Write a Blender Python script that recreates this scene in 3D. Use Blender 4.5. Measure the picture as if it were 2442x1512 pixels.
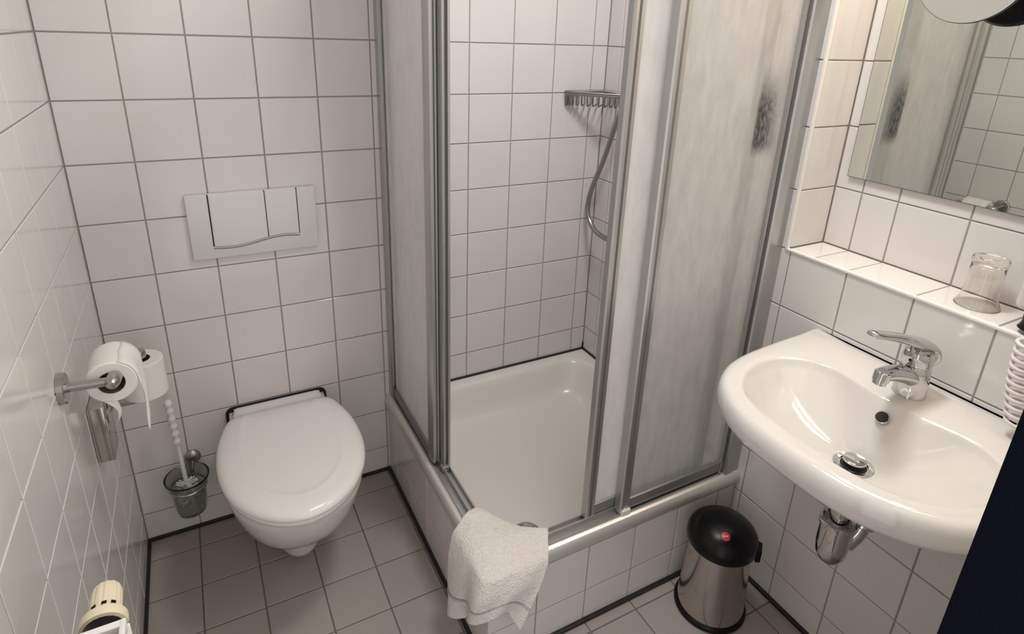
import bpy, bmesh, math, random
from mathutils import Vector, Matrix
random.seed(7)
for o in list(bpy.data.objects):
    bpy.data.objects.remove(o, do_unlink=True)
SC = bpy.context.scene
COL = SC.collection
PI = math.pi

# ------------------------------------------------------------------ camera
W_PX, H_PX = 2442.0, 1512.0
F_PX, CX, CY = 1425.68, 1221.17, 593.64
CAM_LOC = (0.27438, -1.72119, 1.48534)
R_RIGHT = (0.88342275, -0.46730462, 0.03450547)
R_DOWN = (-0.13158173, -0.31807755, -0.93888919)
R_FWD = (0.44972267, 0.82489579, -0.3424857)
cd = bpy.data.cameras.new('camera')
cam = bpy.data.objects.new('camera', cd)
COL.objects.link(cam)
cd.sensor_fit = 'HORIZONTAL'
cd.sensor_width = 36.0
cd.lens = F_PX / W_PX * 36.0
cd.shift_x = -(CX - W_PX / 2) / W_PX
cd.shift_y = (CY - H_PX / 2) / W_PX
cd.clip_start = 0.02
cam.matrix_world = Matrix((
    (R_RIGHT[0], -R_DOWN[0], -R_FWD[0], CAM_LOC[0]),
    (R_RIGHT[1], -R_DOWN[1], -R_FWD[1], CAM_LOC[1]),
    (R_RIGHT[2], -R_DOWN[2], -R_FWD[2], CAM_LOC[2]),
    (0, 0, 0, 1)))
SC.camera = cam

# ------------------------------------------------------------------ world, lights, exposure
wd = bpy.data.worlds.new('world')
SC.world = wd
wd.use_nodes = True
wd.node_tree.nodes['Background'].inputs[0].default_value = (1.0, 0.975, 0.95, 1)
wd.node_tree.nodes['Background'].inputs[1].default_value = 1.1
SC.view_settings.view_transform = 'Standard'
SC.view_settings.look = 'None'
SC.view_settings.gamma = 1.0
SC.view_settings.use_curve_mapping = False
SC.view_settings.exposure = 0.13

def area(name, loc, rot, sx, sy, power, colr, spread=PI):
    l = bpy.data.lights.new(name, 'AREA')
    l.shape = 'RECTANGLE'
    l.size, l.size_y = sx, sy
    l.energy = power
    l.color = colr
    l.spread = spread
    o = bpy.data.objects.new(name, l)
    o.location = loc
    o.rotation_euler = rot
    COL.objects.link(o)
    return o
CEIL_Z = 2.52
LAMP = (1.04, -0.88)
area('ceiling_lamp_light', (LAMP[0], LAMP[1], CEIL_Z - 0.075), (0, 0, 0), 0.30, 0.30, 15.5, (1.0, 0.985, 0.955))
area('vanity_lamp_light', (1.585, -1.16, 1.90), (0, math.radians(22), 0), 0.05, 0.50, 2.2, (1.0, 0.74, 0.49))

# ------------------------------------------------------------------ materials
MATS = {}
def newmat(name):
    m = bpy.data.materials.new(name)
    m.use_nodes = True
    MATS[name] = m
    return m, m.node_tree.nodes, m.node_tree.links, m.node_tree.nodes['Principled BSDF']

def simple(name, col, rough=0.5, metal=0.0, spec=0.5, coat=0.0, bump=None, emit=None):
    m, N, L, b = newmat(name)
    b.inputs['Base Color'].default_value = (*col, 1)
    b.inputs['Roughness'].default_value = rough
    b.inputs['Metallic'].default_value = metal
    b.inputs['Specular IOR Level'].default_value = spec
    b.inputs['Coat Weight'].default_value = coat
    b.inputs['Coat Roughness'].default_value = 0.06
    if bump:
        sc, st, dist = bump
        t = N.new('ShaderNodeTexCoord')
        n = N.new('ShaderNodeTexNoise')
        n.inputs['Scale'].default_value = sc
        n.inputs['Detail'].default_value = 4
        bp = N.new('ShaderNodeBump')
        bp.inputs['Strength'].default_value = st
        bp.inputs['Distance'].default_value = dist
        L.new(t.outputs['Object'], n.inputs['Vector'])
        L.new(n.outputs['Fac'], bp.inputs['Height'])
        L.new(bp.outputs['Normal'], b.inputs['Normal'])
    if emit:
        b.inputs['Emission Color'].default_value = (*emit[0], 1)
        b.inputs['Emission Strength'].default_value = emit[1]
    return m

def tile_mat(name, col, rough, wav=0.05, var=0.06):
    """glazed tile: slight tone change from tile to tile, soft cloudiness and a wavy glaze"""
    m, N, L, b = newmat(name)
    oi = N.new('ShaderNodeObjectInfo')
    tc = N.new('ShaderNodeTexCoord')
    ns = N.new('ShaderNodeTexNoise')
    ns.inputs['Scale'].default_value = 5.0
    ns.inputs['Detail'].default_value = 2
    L.new(tc.outputs['Object'], ns.inputs['Vector'])
    ad = N.new('ShaderNodeVectorMath'); ad.operation = 'ADD'
    cmb = N.new('ShaderNodeCombineXYZ')
    L.new(oi.outputs['Random'], cmb.inputs[0])
    L.new(oi.outputs['Random'], cmb.inputs[2])
    mul = N.new('ShaderNodeVectorMath'); mul.operation = 'SCALE'
    mul.inputs['Scale'].default_value = 60
    L.new(cmb.outputs[0], mul.inputs[0])
    L.new(tc.outputs['Object'], ad.inputs[0]); L.new(mul.outputs[0], ad.inputs[1])
    L.new(ad.outputs[0], ns.inputs['Vector'])
    mix = N.new('ShaderNodeMix'); mix.data_type = 'RGBA'
    a = tuple(min(1, c * (1 - var)) for c in col)
    d = tuple(min(1, c * (1 + var * 0.4)) for c in col)
    mix.inputs['A'].default_value = (a[0] * 1.015, a[1] * 0.985, a[2] * 0.985, 1)
    mix.inputs['B'].default_value = (d[0] * 0.985, d[1] * 1.0, d[2] * 0.985, 1)
    L.new(ns.outputs['Fac'], mix.inputs['Factor'])
    L.new(mix.outputs['Result'], b.inputs['Base Color'])
    b.inputs['Roughness'].default_value = rough
    n2 = N.new('ShaderNodeTexNoise'); n2.inputs['Scale'].default_value = 14
    L.new(ad.outputs[0], n2.inputs['Vector'])
    bp = N.new('ShaderNodeBump'); bp.inputs['Strength'].default_value = wav; bp.inputs['Distance'].default_value = 0.01
    L.new(n2.outputs['Fac'], bp.inputs['Height'])
    L.new(bp.outputs['Normal'], b.inputs['Normal'])
    return m

tile_mat('wall_tile', (0.725, 0.705, 0.69), 0.13)
tile_mat('floor_tile', (0.40, 0.36, 0.34), 0.32, 0.08, 0.10)
simple('grout', (0.34, 0.305, 0.285), 0.9, bump=(300, 0.3, 0.001))
simple('floor_grout', (0.16, 0.145, 0.135), 0.9)
simple('silicone_black', (0.014, 0.013, 0.013), 0.45)
simple('paint_white', (0.72, 0.69, 0.66), 0.8)
simple('ceramic', (0.66, 0.64, 0.61), 0.09, coat=0.3)
simple('enamel', (0.80, 0.77, 0.725), 0.22)
simple('seat_plastic', (0.82, 0.805, 0.785), 0.15)
simple('plate_plastic', (0.72, 0.725, 0.73), 0.3)
simple('white_plastic', (0.76, 0.74, 0.72), 0.35)
simple('trim_white', (0.80, 0.77, 0.74), 0.35)
simple('chrome', (0.60, 0.595, 0.59), 0.07, 1.0)
simple('brushed_steel', (0.50, 0.48, 0.46), 0.26, 1.0)
simple('bin_steel', (0.56, 0.52, 0.49), 0.17, 1.0)
simple('aluminium', (0.50, 0.50, 0.49), 0.40, 0.9)
simple('rail_aluminium', (0.72, 0.70, 0.665), 0.42, 0.65)
simple('aluminium_dull', (0.30, 0.298, 0.29), 0.45, 0.7)
simple('hose_steel', (0.36, 0.355, 0.35), 0.3, 1.0)
simple('black_plastic', (0.004, 0.004, 0.005), 0.30, spec=0.25)
simple('rubber_black', (0.01, 0.01, 0.01), 0.6)
simple('red_badge', (0.60, 0.05, 0.07), 0.35)
simple('red_badge_pale', (0.85, 0.45, 0.47), 0.35)
simple('navy_paint', (0.0025, 0.004, 0.010), 0.6, spec=0.08)
simple('paper', (0.86, 0.83, 0.80), 0.95, spec=0.1, bump=(160, 0.25, 0.002))
simple('cardboard', (0.13, 0.085, 0.06), 0.9)
simple('cream_plastic', (0.78, 0.70, 0.52), 0.4)
simple('enamel_white', (0.84, 0.82, 0.79), 0.3)
simple('dark_hole', (0.012, 0.011, 0.010), 0.7)
simple('bristle', (0.80, 0.80, 0.77), 0.8)
simple('mirror_silver', (0.69, 0.72, 0.68), 0.012, 1.0)
simple('mirror_edge', (0.09, 0.11, 0.10), 0.4, 0.3)
simple('lamp_diffuser', (0.9, 0.88, 0.84), 0.5, emit=((1.0, 0.90, 0.78), 3.0))
simple('cord_plastic', (0.70, 0.66, 0.66), 0.4)
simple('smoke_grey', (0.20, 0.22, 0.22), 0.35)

def glass_mat(name, col, rough, ior=1.45):
    m, N, L, b = newmat(name)
    b.inputs['Base Color'].default_value = (*col, 1)
    b.inputs['Roughness'].default_value = rough
    b.inputs['Transmission Weight'].default_value = 1.0
    b.inputs['IOR'].default_value = ior
    return m
glass_mat('clear_glass', (0.97, 0.96, 0.94), 0.02)
glass_mat('smoke_glass', (0.60, 0.64, 0.60), 0.12, 1.35)

def frosted(name, stain=False, trans=0.32, tlu=0.45, rough=0.30, lo=0.84, hi=0.95):
    m, N, L, b = newmat(name)
    tc = N.new('ShaderNodeTexCoord')
    mp = N.new('ShaderNodeMapping')
    mp.inputs['Scale'].default_value = (260, 260, 9)
    L.new(tc.outputs['Object'], mp.inputs['Vector'])
    n = N.new('ShaderNodeTexNoise'); n.inputs['Scale'].default_value = 1.0; n.inputs['Detail'].default_value = 3
    L.new(mp.outputs[0], n.inputs['Vector'])
    bp = N.new('ShaderNodeBump'); bp.inputs['Strength'].default_value = 0.35; bp.inputs['Distance'].default_value = 0.002
    L.new(n.outputs['Fac'], bp.inputs['Height'])
    L.new(bp.outputs['Normal'], b.inputs['Normal'])
    # lime marks: long soft vertical clouds
    mp2 = N.new('ShaderNodeMapping'); mp2.inputs['Scale'].default_value = (45, 45, 14.0)
    L.new(tc.outputs['Object'], mp2.inputs['Vector'])
    n2 = N.new('ShaderNodeTexNoise'); n2.inputs['Scale'].default_value = 1.0; n2.inputs['Detail'].default_value = 6; n2.inputs['Roughness'].default_value = 0.65
    L.new(mp2.outputs[0], n2.inputs['Vector'])
    rp = N.new('ShaderNodeValToRGB')
    rp.color_ramp.elements[0].position = 0.30; rp.color_ramp.elements[0].color = (lo, lo * 1.005, lo, 1)
    rp.color_ramp.elements[1].position = 0.62; rp.color_ramp.elements[1].color = (hi, hi, hi * 0.995, 1)
    L.new(n2.outputs['Fac'], rp.inputs['Fac'])
    colout = rp.outputs['Color']
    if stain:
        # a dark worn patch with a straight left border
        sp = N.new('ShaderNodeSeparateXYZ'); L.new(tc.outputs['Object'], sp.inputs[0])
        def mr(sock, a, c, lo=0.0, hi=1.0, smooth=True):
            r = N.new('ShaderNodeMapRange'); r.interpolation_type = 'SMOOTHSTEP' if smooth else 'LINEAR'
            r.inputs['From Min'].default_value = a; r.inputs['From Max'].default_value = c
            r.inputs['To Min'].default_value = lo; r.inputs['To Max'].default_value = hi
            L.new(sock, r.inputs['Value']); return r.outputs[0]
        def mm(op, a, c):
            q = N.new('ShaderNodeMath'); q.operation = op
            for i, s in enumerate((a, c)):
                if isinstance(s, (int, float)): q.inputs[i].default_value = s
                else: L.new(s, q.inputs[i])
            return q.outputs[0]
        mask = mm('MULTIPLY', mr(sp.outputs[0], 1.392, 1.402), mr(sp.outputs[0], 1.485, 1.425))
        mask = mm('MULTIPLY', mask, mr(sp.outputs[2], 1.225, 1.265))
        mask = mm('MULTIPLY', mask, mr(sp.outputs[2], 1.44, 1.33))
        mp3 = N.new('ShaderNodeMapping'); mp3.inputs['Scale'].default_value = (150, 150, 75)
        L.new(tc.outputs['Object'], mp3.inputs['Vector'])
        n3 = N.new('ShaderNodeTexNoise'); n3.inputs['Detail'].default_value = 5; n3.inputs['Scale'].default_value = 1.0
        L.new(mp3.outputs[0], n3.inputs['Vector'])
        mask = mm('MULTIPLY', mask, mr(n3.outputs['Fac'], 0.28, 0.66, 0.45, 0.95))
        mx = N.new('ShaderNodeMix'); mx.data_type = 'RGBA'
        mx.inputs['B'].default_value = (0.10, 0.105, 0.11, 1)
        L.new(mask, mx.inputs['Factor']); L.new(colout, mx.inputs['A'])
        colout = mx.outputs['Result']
    L.new(colout, b.inputs['Base Color'])
    b.inputs['Roughness'].default_value = rough
    b.inputs['IOR'].default_value = 1.3
    b.inputs['Transmission Weight'].default_value = trans
    # the sheet also glows with the light that falls on its other side
    tl = N.new('ShaderNodeBsdfTranslucent')
    L.new(colout, tl.inputs['Color'])
    ms = N.new('ShaderNodeMixShader'); ms.inputs[0].default_value = tlu
    L.new(b.outputs[0], ms.inputs[1]); L.new(tl.outputs[0], ms.inputs[2])
    L.new(ms.outputs[0], N['Material Output'].inputs['Surface'])
    return m
frosted('frosted_acrylic', False, 0.12, 0.52, 0.30, 0.88, 0.97)
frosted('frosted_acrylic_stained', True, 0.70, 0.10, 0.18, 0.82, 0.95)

def towel_mat():
    m, N, L, b = newmat('terry')
    b.inputs['Base Color'].default_value = (0.86, 0.82, 0.775, 1)
    b.inputs['Roughness'].default_value = 1.0
    b.inputs['Specular IOR Level'].default_value = 0.1
    b.inputs['Sheen Weight'].default_value = 0.3
    tc = N.new('ShaderNodeTexCoord')
    n = N.new('ShaderNodeTexNoise'); n.inputs['Scale'].default_value = 260; n.inputs['Detail'].default_value = 3
    n2 = N.new('ShaderNodeTexNoise'); n2.inputs['Scale'].default_value = 40
    L.new(tc.outputs['Object'], n.inputs['Vector']); L.new(tc.outputs['Object'], n2.inputs['Vector'])
    ad = N.new('ShaderNodeMath'); ad.operation = 'ADD'
    L.new(n.outputs['Fac'], ad.inputs[0]); L.new(n2.outputs['Fac'], ad.inputs[1])
    bp = N.new('ShaderNodeBump'); bp.inputs['Strength'].default_value = 1.0; bp.inputs['Distance'].default_value = 0.006
    L.new(ad.outputs[0], bp.inputs['Height']); L.new(bp.outputs['Normal'], b.inputs['Normal'])
towel_mat()

# ------------------------------------------------------------------ mesh helpers
def obj(name, bm_or_me, mat=None, parent=None, smooth=False, angle=None):
    if isinstance(bm_or_me, bmesh.types.BMesh):
        bmesh.ops.recalc_face_normals(bm_or_me, faces=bm_or_me.faces)
        me = bpy.data.meshes.new(name)
        bm_or_me.to_mesh(me)
        bm_or_me.free()
    else:
        me = bm_or_me
    if mat:
        me.materials.append(MATS[mat])
    if smooth:
        for p in me.polygons:
            p.use_smooth = True
        if angle is not None:
            try:
                me.set_sharp_from_angle(angle=math.radians(angle))
            except Exception:
                pass
    o = bpy.data.objects.new(name, me)
    COL.objects.link(o)
    if parent:
        o.parent = parent
        o.matrix_parent_inverse = parent.matrix_basis.inverted()
    return o

def tag(o, label, cat, group=None):
    o['label'] = label
    o['category'] = cat
    if group:
        o['group'] = group
    return o

def thing(name, loc, label, cat, group=None):
    o = bpy.data.objects.new(name, None)
    o.empty_display_size = 0.05
    o.location = loc
    COL.objects.link(o)
    return tag(o, label, cat, group)

def struct(o):
    o['kind'] = 'structure'
    return o

def add_box(bm, x0, x1, y0, y1, z0, z1, bevel=0.0, seg=2):
    vs = [bm.verts.new(p) for p in ((x0, y0, z0), (x1, y0, z0), (x1, y1, z0), (x0, y1, z0),
                                    (x0, y0, z1), (x1, y0, z1), (x1, y1, z1), (x0, y1, z1))]
    fs = [bm.faces.new([vs[i] for i in f]) for f in ((0, 3, 2, 1), (4, 5, 6, 7), (0, 1, 5, 4), (1, 2, 6, 5), (2, 3, 7, 6), (3, 0, 4, 7))]
    if bevel > 0:
        es = set()
        for f in fs:
            es.update(f.edges)
        bmesh.ops.bevel(bm, geom=list(es), offset=bevel, segments=seg, affect='EDGES', profile=0.5)
    return vs

def box(*a, **k):
    bm = bmesh.new()
    add_box(bm, *a, **k)
    return bm

def add_rings(bm, rings, cap0=True, cap1=True, closed=True):
    """rings: list of lists of points with equal count, skinned together"""
    V = [[bm.verts.new(p) for p in r] for r in rings]
    n = len(V[0])
    for a, b in zip(V[:-1], V[1:]):
        for i in range(n if closed else n - 1):
            j = (i + 1) % n
            bm.faces.new((a[i], a[j], b[j], b[i]))
    if cap0 and closed:
        bm.faces.new(list(reversed(V[0])))
    if cap1 and closed:
        bm.faces.new(V[-1])
    return V

def frame_of(d):
    d = Vector(d).normalized()
    up = Vector((0, 0, 1)) if abs(d.z) < 0.95 else Vector((1, 0, 0))
    a = d.cross(up).normalized()
    return a, a.cross(d).normalized()

def add_lathe(bm, prof, origin, axis=(0, 0, 1), n=32, cap0=True, cap1=True):
    """prof: list of (radius, height along axis)"""
    d = Vector(axis).normalized()
    a, b = frame_of(d)
    o = Vector(origin)
    rings = []
    for r, h in prof:
        r = max(r, 1e-5)
        rings.append([o + d * h + (a * math.cos(t) + b * math.sin(t)) * r for t in [2 * PI * i / n for i in range(n)]])
    add_rings(bm, rings, cap0, cap1)

def lathe(prof, origin, axis=(0, 0, 1), n=32, cap0=True, cap1=True):
    bm = bmesh.new()
    add_lathe(bm, prof, origin, axis, n, cap0, cap1)
    return bm

def add_tube(bm, pts, rad, n=12, cap=True):
    """rad: number or list; parallel-transport frames"""
    pts = [Vector(p) for p in pts]
    rads = rad if isinstance(rad, (list, tuple)) else [rad] * len(pts)
    rings = []
    a = None
    for i, p in enumerate(pts):
        d = (pts[min(i + 1, len(pts) - 1)] - pts[max(i - 1, 0)]).normalized()
        if a is None:
            a, b = frame_of(d)
        else:
            a = (a - d * a.dot(d)).normalized()
            b = a.cross(d).normalized()
        rings.append([p + (a * math.cos(t) + b * math.sin(t)) * rads[i] for t in [2 * PI * k / n for k in range(n)]])
    add_rings(bm, rings, cap, cap)

def tube(pts, rad, n=12):
    bm = bmesh.new()
    add_tube(bm, pts, rad, n)
    return bm

def catmull(pts, k=8, closed=False):
    P = [Vector(p) for p in pts]
    out = []
    n = len(P)
    rng = range(n if closed else n - 1)
    for i in rng:
        if closed:
            a, b, c, d = P[(i - 1) % n], P[i], P[(i + 1) % n], P[(i + 2) % n]
        else:
            a, b, c, d = P[max(i - 1, 0)], P[i], P[i + 1], P[min(i + 2, n - 1)]
        for j in range(k):
            t = j / k
            out.append(0.5 * ((2 * b) + (c - a) * t + (2 * a - 5 * b + 4 * c - d) * t * t + (3 * b - a - 3 * c + d) * t ** 3))
    if not closed:
        out.append(P[-1])
    return out

def interp(xs, ys, x):
    if x <= xs[0]:
        return ys[0]
    for i in range(1, len(xs)):
        if x <= xs[i]:
            t = (x - xs[i - 1]) / (xs[i] - xs[i - 1])
            return ys[i - 1] + t * (ys[i] - ys[i - 1])
    return ys[-1]

def extrude_profile(bm, prof2d, path, out_dirs, closed_prof=True):
    """prof2d: (n, z) points; path: xy points; out_dirs: outward (mitred) vector for each path point"""
    rings = []
    for (px, py), (ox, oy) in zip(path, out_dirs):
        rings.append([Vector((px + ox * n, py + oy * n, z)) for n, z in prof2d])
    add_rings(bm, rings, True, True, closed_prof)

# ------------------------------------------------------------------ tiles
T, G, DEP = 0.15, 0.0034, 0.0022      # pitch, joint, how proud a tile stands over the joint
TILE_ME = {}
def tile_mesh(w, h, mat):
    key = (round(w, 4), round(h, 4), mat)
    if key in TILE_ME:
        return TILE_ME[key]
    bm = bmesh.new()
    b = 0.0011
    def ring(i, z):
        return [Vector((i, i, z)), Vector((w - i, i, z)), Vector((w - i, h - i, z)), Vector((i, h - i, z))]
    add_rings(bm, [ring(0, -DEP - 0.002), ring(0, -b), ring(b, 0)], True, True)
    me = bpy.data.meshes.new('tile')
    bmesh.ops.recalc_face_normals(bm, faces=bm.faces)
    bm.to_mesh(me)
    bm.free()
    me.materials.append(MATS[mat])
    TILE_ME[key] = me
    return me

def cuts(lo, hi, org, first=None):
    """joint positions org + k*T inside (lo, hi), with lo and hi as ends"""
    k = math.floor((lo - org) / T) + 1
    out = [lo]
    while org + k * T < hi - 0.004:
        if org + k * T > lo + 0.004:
            out.append(org + k * T)
        k += 1
    return out + [hi]

def tile_field(parent, us, vs, origin, udir, vdir, mat='wall_tile', skip=None, edge=0.0):
    """us / vs are joint positions along udir / vdir; skip(u0,u1,v0,v1) drops covered tiles"""
    U, V = Vector(udir), Vector(vdir)
    Nn = U.cross(V)
    for i in range(len(us) - 1):
        for j in range(len(vs) - 1):
            u0, u1, v0, v1 = us[i], us[i + 1], vs[j], vs[j + 1]
            if skip and skip(u0, u1, v0, v1):
                continue
            g = G / 2
            w, h = u1 - u0 - 2 * g, v1 - v0 - 2 * g
            if w < 0.004 or h < 0.004:
                continue
            o = bpy.data.objects.new('tile', tile_mesh(w, h, mat))
            COL.objects.link(o)
            p = Vector(origin) + U * (u0 + g) + V * (v0 + g)
            # a touch of unevenness between neighbouring tiles
            p += Nn * random.uniform(-0.0003, 0.0)
            o.matrix_world = Matrix(((U.x, V.x, Nn.x, p.x), (U.y, V.y, Nn.y, p.y), (U.z, V.z, Nn.z, p.z), (0, 0, 0, 1))) @ \
                Matrix.Rotation(random.uniform(-0.0022, 0.0022), 4, 'X') @ Matrix.Rotation(random.uniform(-0.0022, 0.0022), 4, 'Y')
            o.parent = parent

XR, YF = 1.5505, -1.53            # right wall, front wall
Z0, X0, YV = 0.0981, -0.0068, -0.8227
ROWS = cuts(0.0, CEIL_Z, Z0)
NY0, NY1, NX, NZ0, NZ1 = -0.8145, -1.4500, 1.683, 1.0005, 2.048      # mirror niche
SX, SY, SZ = 0.750, -0.800, 0.300   # shower base: outer corner and height
TH = 0.12

# back wall
wall = struct(obj('wall_back', box(-TH, XR + TH + 0.1, DEP, TH, -0.05, CEIL_Z), 'grout'))
def skip_back(u0, u1, v0, v1):
    return u0 > SX + 0.06 and v1 < SZ - 0.03
tile_field(wall, cuts(0, XR, X0), ROWS, (0, 0, 0), (1, 0, 0), (0, 0, 1), skip=skip_back)
# left wall: normal +x ; u runs along -y ... udir x vdir = +x  -> udir=(0,1,0), vdir=(0,0,1)
wall = struct(obj('wall_left', box(-TH, -DEP, YF, DEP, -0.05, CEIL_Z), 'grout'))
tile_field(wall, cuts(YF, 0, YV), ROWS, (0, 0, 0), (0, 1, 0), (0, 0, 1))
# right wall: normal -x -> udir=(0,-1,0): u = -y
bm = bmesh.new()
xw0, xw1 = XR + DEP, XR + TH + 0.1
add_box(bm, xw0, xw1, NY0 + DEP, DEP, -0.05, CEIL_Z)
add_box(bm, xw0, xw1, YF, NY1 - DEP, -0.05, CEIL_Z)
add_box(bm, xw0, xw1, NY1 - DEP, NY0 + DEP, -0.05, NZ0 - DEP)
add_box(bm, xw0, xw1, NY1 - DEP, NY0 + DEP, NZ1 + DEP, CEIL_Z)
add_box(bm, NX + DEP, xw1, NY1 - DEP, NY0 + DEP, NZ0 - DEP, NZ1 + DEP)
wall_r = struct(obj('wall_right', bm, 'grout'))
def skip_right(u0, u1, v0, v1):
    y0, y1 = -u1, -u0
    if y0 > SY + 0.04 and v1 < SZ - 0.03:
        return True
    return y1 < NY0 + 0.001 and y0 > NY1 - 0.001 and v0 > NZ0 - 0.01 and v1 < NZ1 + 0.01
ru = sorted(set(cuts(0, -YF, -YV) + [-NY0, -NY1]))
ru2 = [u for u in ru if not (abs(u + YV) < 0.001)]      # around the niche the joint sits on its edge
rows_lo = [z for z in ROWS if z < NZ0 + 0.004]
rows_hi = [z for z in ROWS if z > NZ0 - 0.01]
us_lo = [u for u in ru if abs(u + NY0) > 0.001 and abs(u + NY1) > 0.001]
tile_field(wall_r, us_lo, rows_lo, (XR, 0, 0), (0, -1, 0), (0, 0, 1), skip=skip_right)
tile_field(wall_r, ru2, rows_hi, (XR, 0, 0), (0, -1, 0), (0, 0, 1), skip=skip_right)
# niche lining
nj = [-NY0, 0.885, 0.972, 1.122, 1.272, 1.422, -NY1]
nrows = [z for z in ROWS if NZ0 + 0.01 < z < NZ1 - 0.01]
nrows = [NZ0] + nrows + [NZ1]
tile_field(wall_r, nj, nrows, (NX, 0, 0), (0, -1, 0), (0, 0, 1))
tile_field(wall_r, [XR + 0.004, NX], nrows, (0, NY0, 0), (1, 0, 0), (0, 0, 1))                 # left reveal, faces -y
tile_field(wall_r, [-NX, -XR - 0.004], nrows, (0, NY1, 0), (-1, 0, 0), (0, 0, 1))              # right reveal, faces +y
tile_field(wall_r, [XR + 0.006, NX], [-q for q in reversed(nj)], (0, 0, NZ0), (1, 0, 0), (0, 1, 0))   # ledge, faces up
# white edge strips round the niche
bm = bmesh.new()
add_box(bm, XR - 0.0035, XR + 0.006, NY1, NY0 + 0.004, NZ0 - 0.0055, NZ0 + 0.0008, 0.0015)
struct(obj('trim_1', bm, 'trim_white'))
bm = bmesh.new()
add_box(bm, XR - 0.0035, XR + 0.005, NY0 - 0.001, NY0 + 0.007, NZ0 - 0.004, NZ1, 0.0015)
struct(obj('trim_2', bm, 'trim_white'))

# floor: normal +z -> udir=(1,0,0), vdir=(0,1,0)
floor = struct(obj('floor', box(-TH, XR + TH, YF - 0.6, DEP, -0.08, -DEP), 'floor_grout'))
def skip_floor(u0, u1, v0, v1):
    return u0 > SX + 0.02 and v0 > SY + 0.02
fu = cuts(0, XR, 0.5874)
fv = cuts(YF, 0, -0.0862)
def skip_floor2(u0, u1, v0, v1):
    return (u0 > SX - 0.001 and v0 > SY - 0.001)
fu_s = sorted(set(fu + [SX])); fv_s = sorted(set(fv + [SY]))
tile_field(floor, [u for u in fu_s if u <= SX], fv, (0, 0, 0), (1, 0, 0), (0, 1, 0), 'floor_tile')
tile_field(floor, [SX] + [u for u in fu if u > SX + 0.01], [v for v in fv if v < SY - 0.001] + [SY], (0, 0, 0), (1, 0, 0), (0, 1, 0), 'floor_tile')
struct(obj('ceiling', box(-TH, XR + TH + 0.1, YF - 0.1, TH, CEIL_Z, CEIL_Z + 0.08), 'paint_white'))
# front wall with doorway
DX0, DX1, DZ = 0.10, 0.931, 2.02
bm = bmesh.new()
add_box(bm, -TH, DX0 - 0.03, YF - 0.09, YF, -0.05, CEIL_Z)
add_box(bm, DX1 + 0.03, XR + TH + 0.1, YF - 0.09, YF, -0.05, CEIL_Z)
add_box(bm, DX0 - 0.03, DX1 + 0.03, YF - 0.09, YF, DZ + 0.03, CEIL_Z)
struct(obj('wall_front', bm, 'paint_white'))
def door_frame_bm():
    bm = bmesh.new()
    for (a, b) in ((DX0 - 0.045, DX0), (DX1, DX1 + 0.045)):
        add_box(bm, a, b, YF - 0.105, YF, 0.0, DZ + 0.045, 0.002)
    add_box(bm, DX0, DX1, YF - 0.105, YF, DZ, DZ + 0.045, 0.002)
    return bm
tag(obj('door_frame', door_frame_bm(), 'navy_paint'), 'dark navy painted door frame cutting off the lower right corner', 'door frame')

# black sealant along the floor edges
def strip(name, x0, x1, y0, y1, z0, z1):
    struct(obj(name, box(x0, x1, y0, y1, z0, z1, 0.0015), 'silicone_black'))
strip('sealant_back', 0, SX, -0.008, 0.0005, 0, 0.010)
strip('sealant_left', -0.0005, 0.009, YF, -0.008, 0, 0.008)
strip('sealant_right', XR - 0.010, XR + 0.0005, YF, SY - 0.009, 0, 0.011)

# ------------------------------------------------------------------ shower base, tray
base = bmesh.new()
add_box(base, SX + DEP, SX + 0.044, SY + DEP, -0.0005, 0, SZ)
add_box(base, SX + 0.044, XR - 0.0005, SY + DEP, SY + 0.044, 0, SZ)
kerb = struct(obj('wall_shower_base', base, 'grout'))
cz = [0.0, 0.1105, 0.2605, 0.289]
tile_field(kerb, [-SY - 0.80, 0.08, 0.23, 0.38, 0.53, 0.68, 0.80], cz, (SX, 0, 0), (0, -1, 0), (0, 0, 1))
tile_field(kerb, [SX, 0.884, 1.034, 1.184, 1.334, 1.484, XR], cz, (0, SY, 0), (1, 0, 0), (0, 0, 1))
bm = bmesh.new()
add_box(bm, SX - 0.010, SX + 0.001, SY - 0.009, -0.008, 0, 0.010, 0.0015)
add_box(bm, SX + 0.001, XR - 0.010, SY - 0.009, SY + 0.001, 0, 0.012, 0.0015)
obj('sealant', bm, 'silicone_black', kerb)

def rounded_rect(x0, x1, y0, y1, r, z, n=10):
    pts = []
    for cx, cy, a0 in ((x1 - r, y1 - r, 0), (x0 + r, y1 - r, PI / 2), (x0 + r, y0 + r, PI), (x1 - r, y0 + r, 1.5 * PI)):
        for k in range(n + 1):
            a = a0 + PI / 2 * k / n
            pts.append(Vector((cx + r * math.cos(a), cy + r * math.sin(a), z)))
    return pts
tray = thing('shower_tray', (1.15, -0.4, 0.0), 'white square enamelled shower tray with rounded basin in the corner', 'shower tray')
tx0, tx1, ty0, ty1 = SX + 0.045, XR - 0.001, SY + 0.045, -0.001
bm = bmesh.new()
rings = [rounded_rect(tx0, tx1, ty0, ty1, 0.006, 0.12),
         rounded_rect(tx0, tx1, ty0, ty1, 0.006, SZ - 0.004),
         rounded_rect(tx0 + 0.003, tx1 - 0.003, ty0 + 0.003, ty1 - 0.003, 0.006, SZ)]
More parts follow.
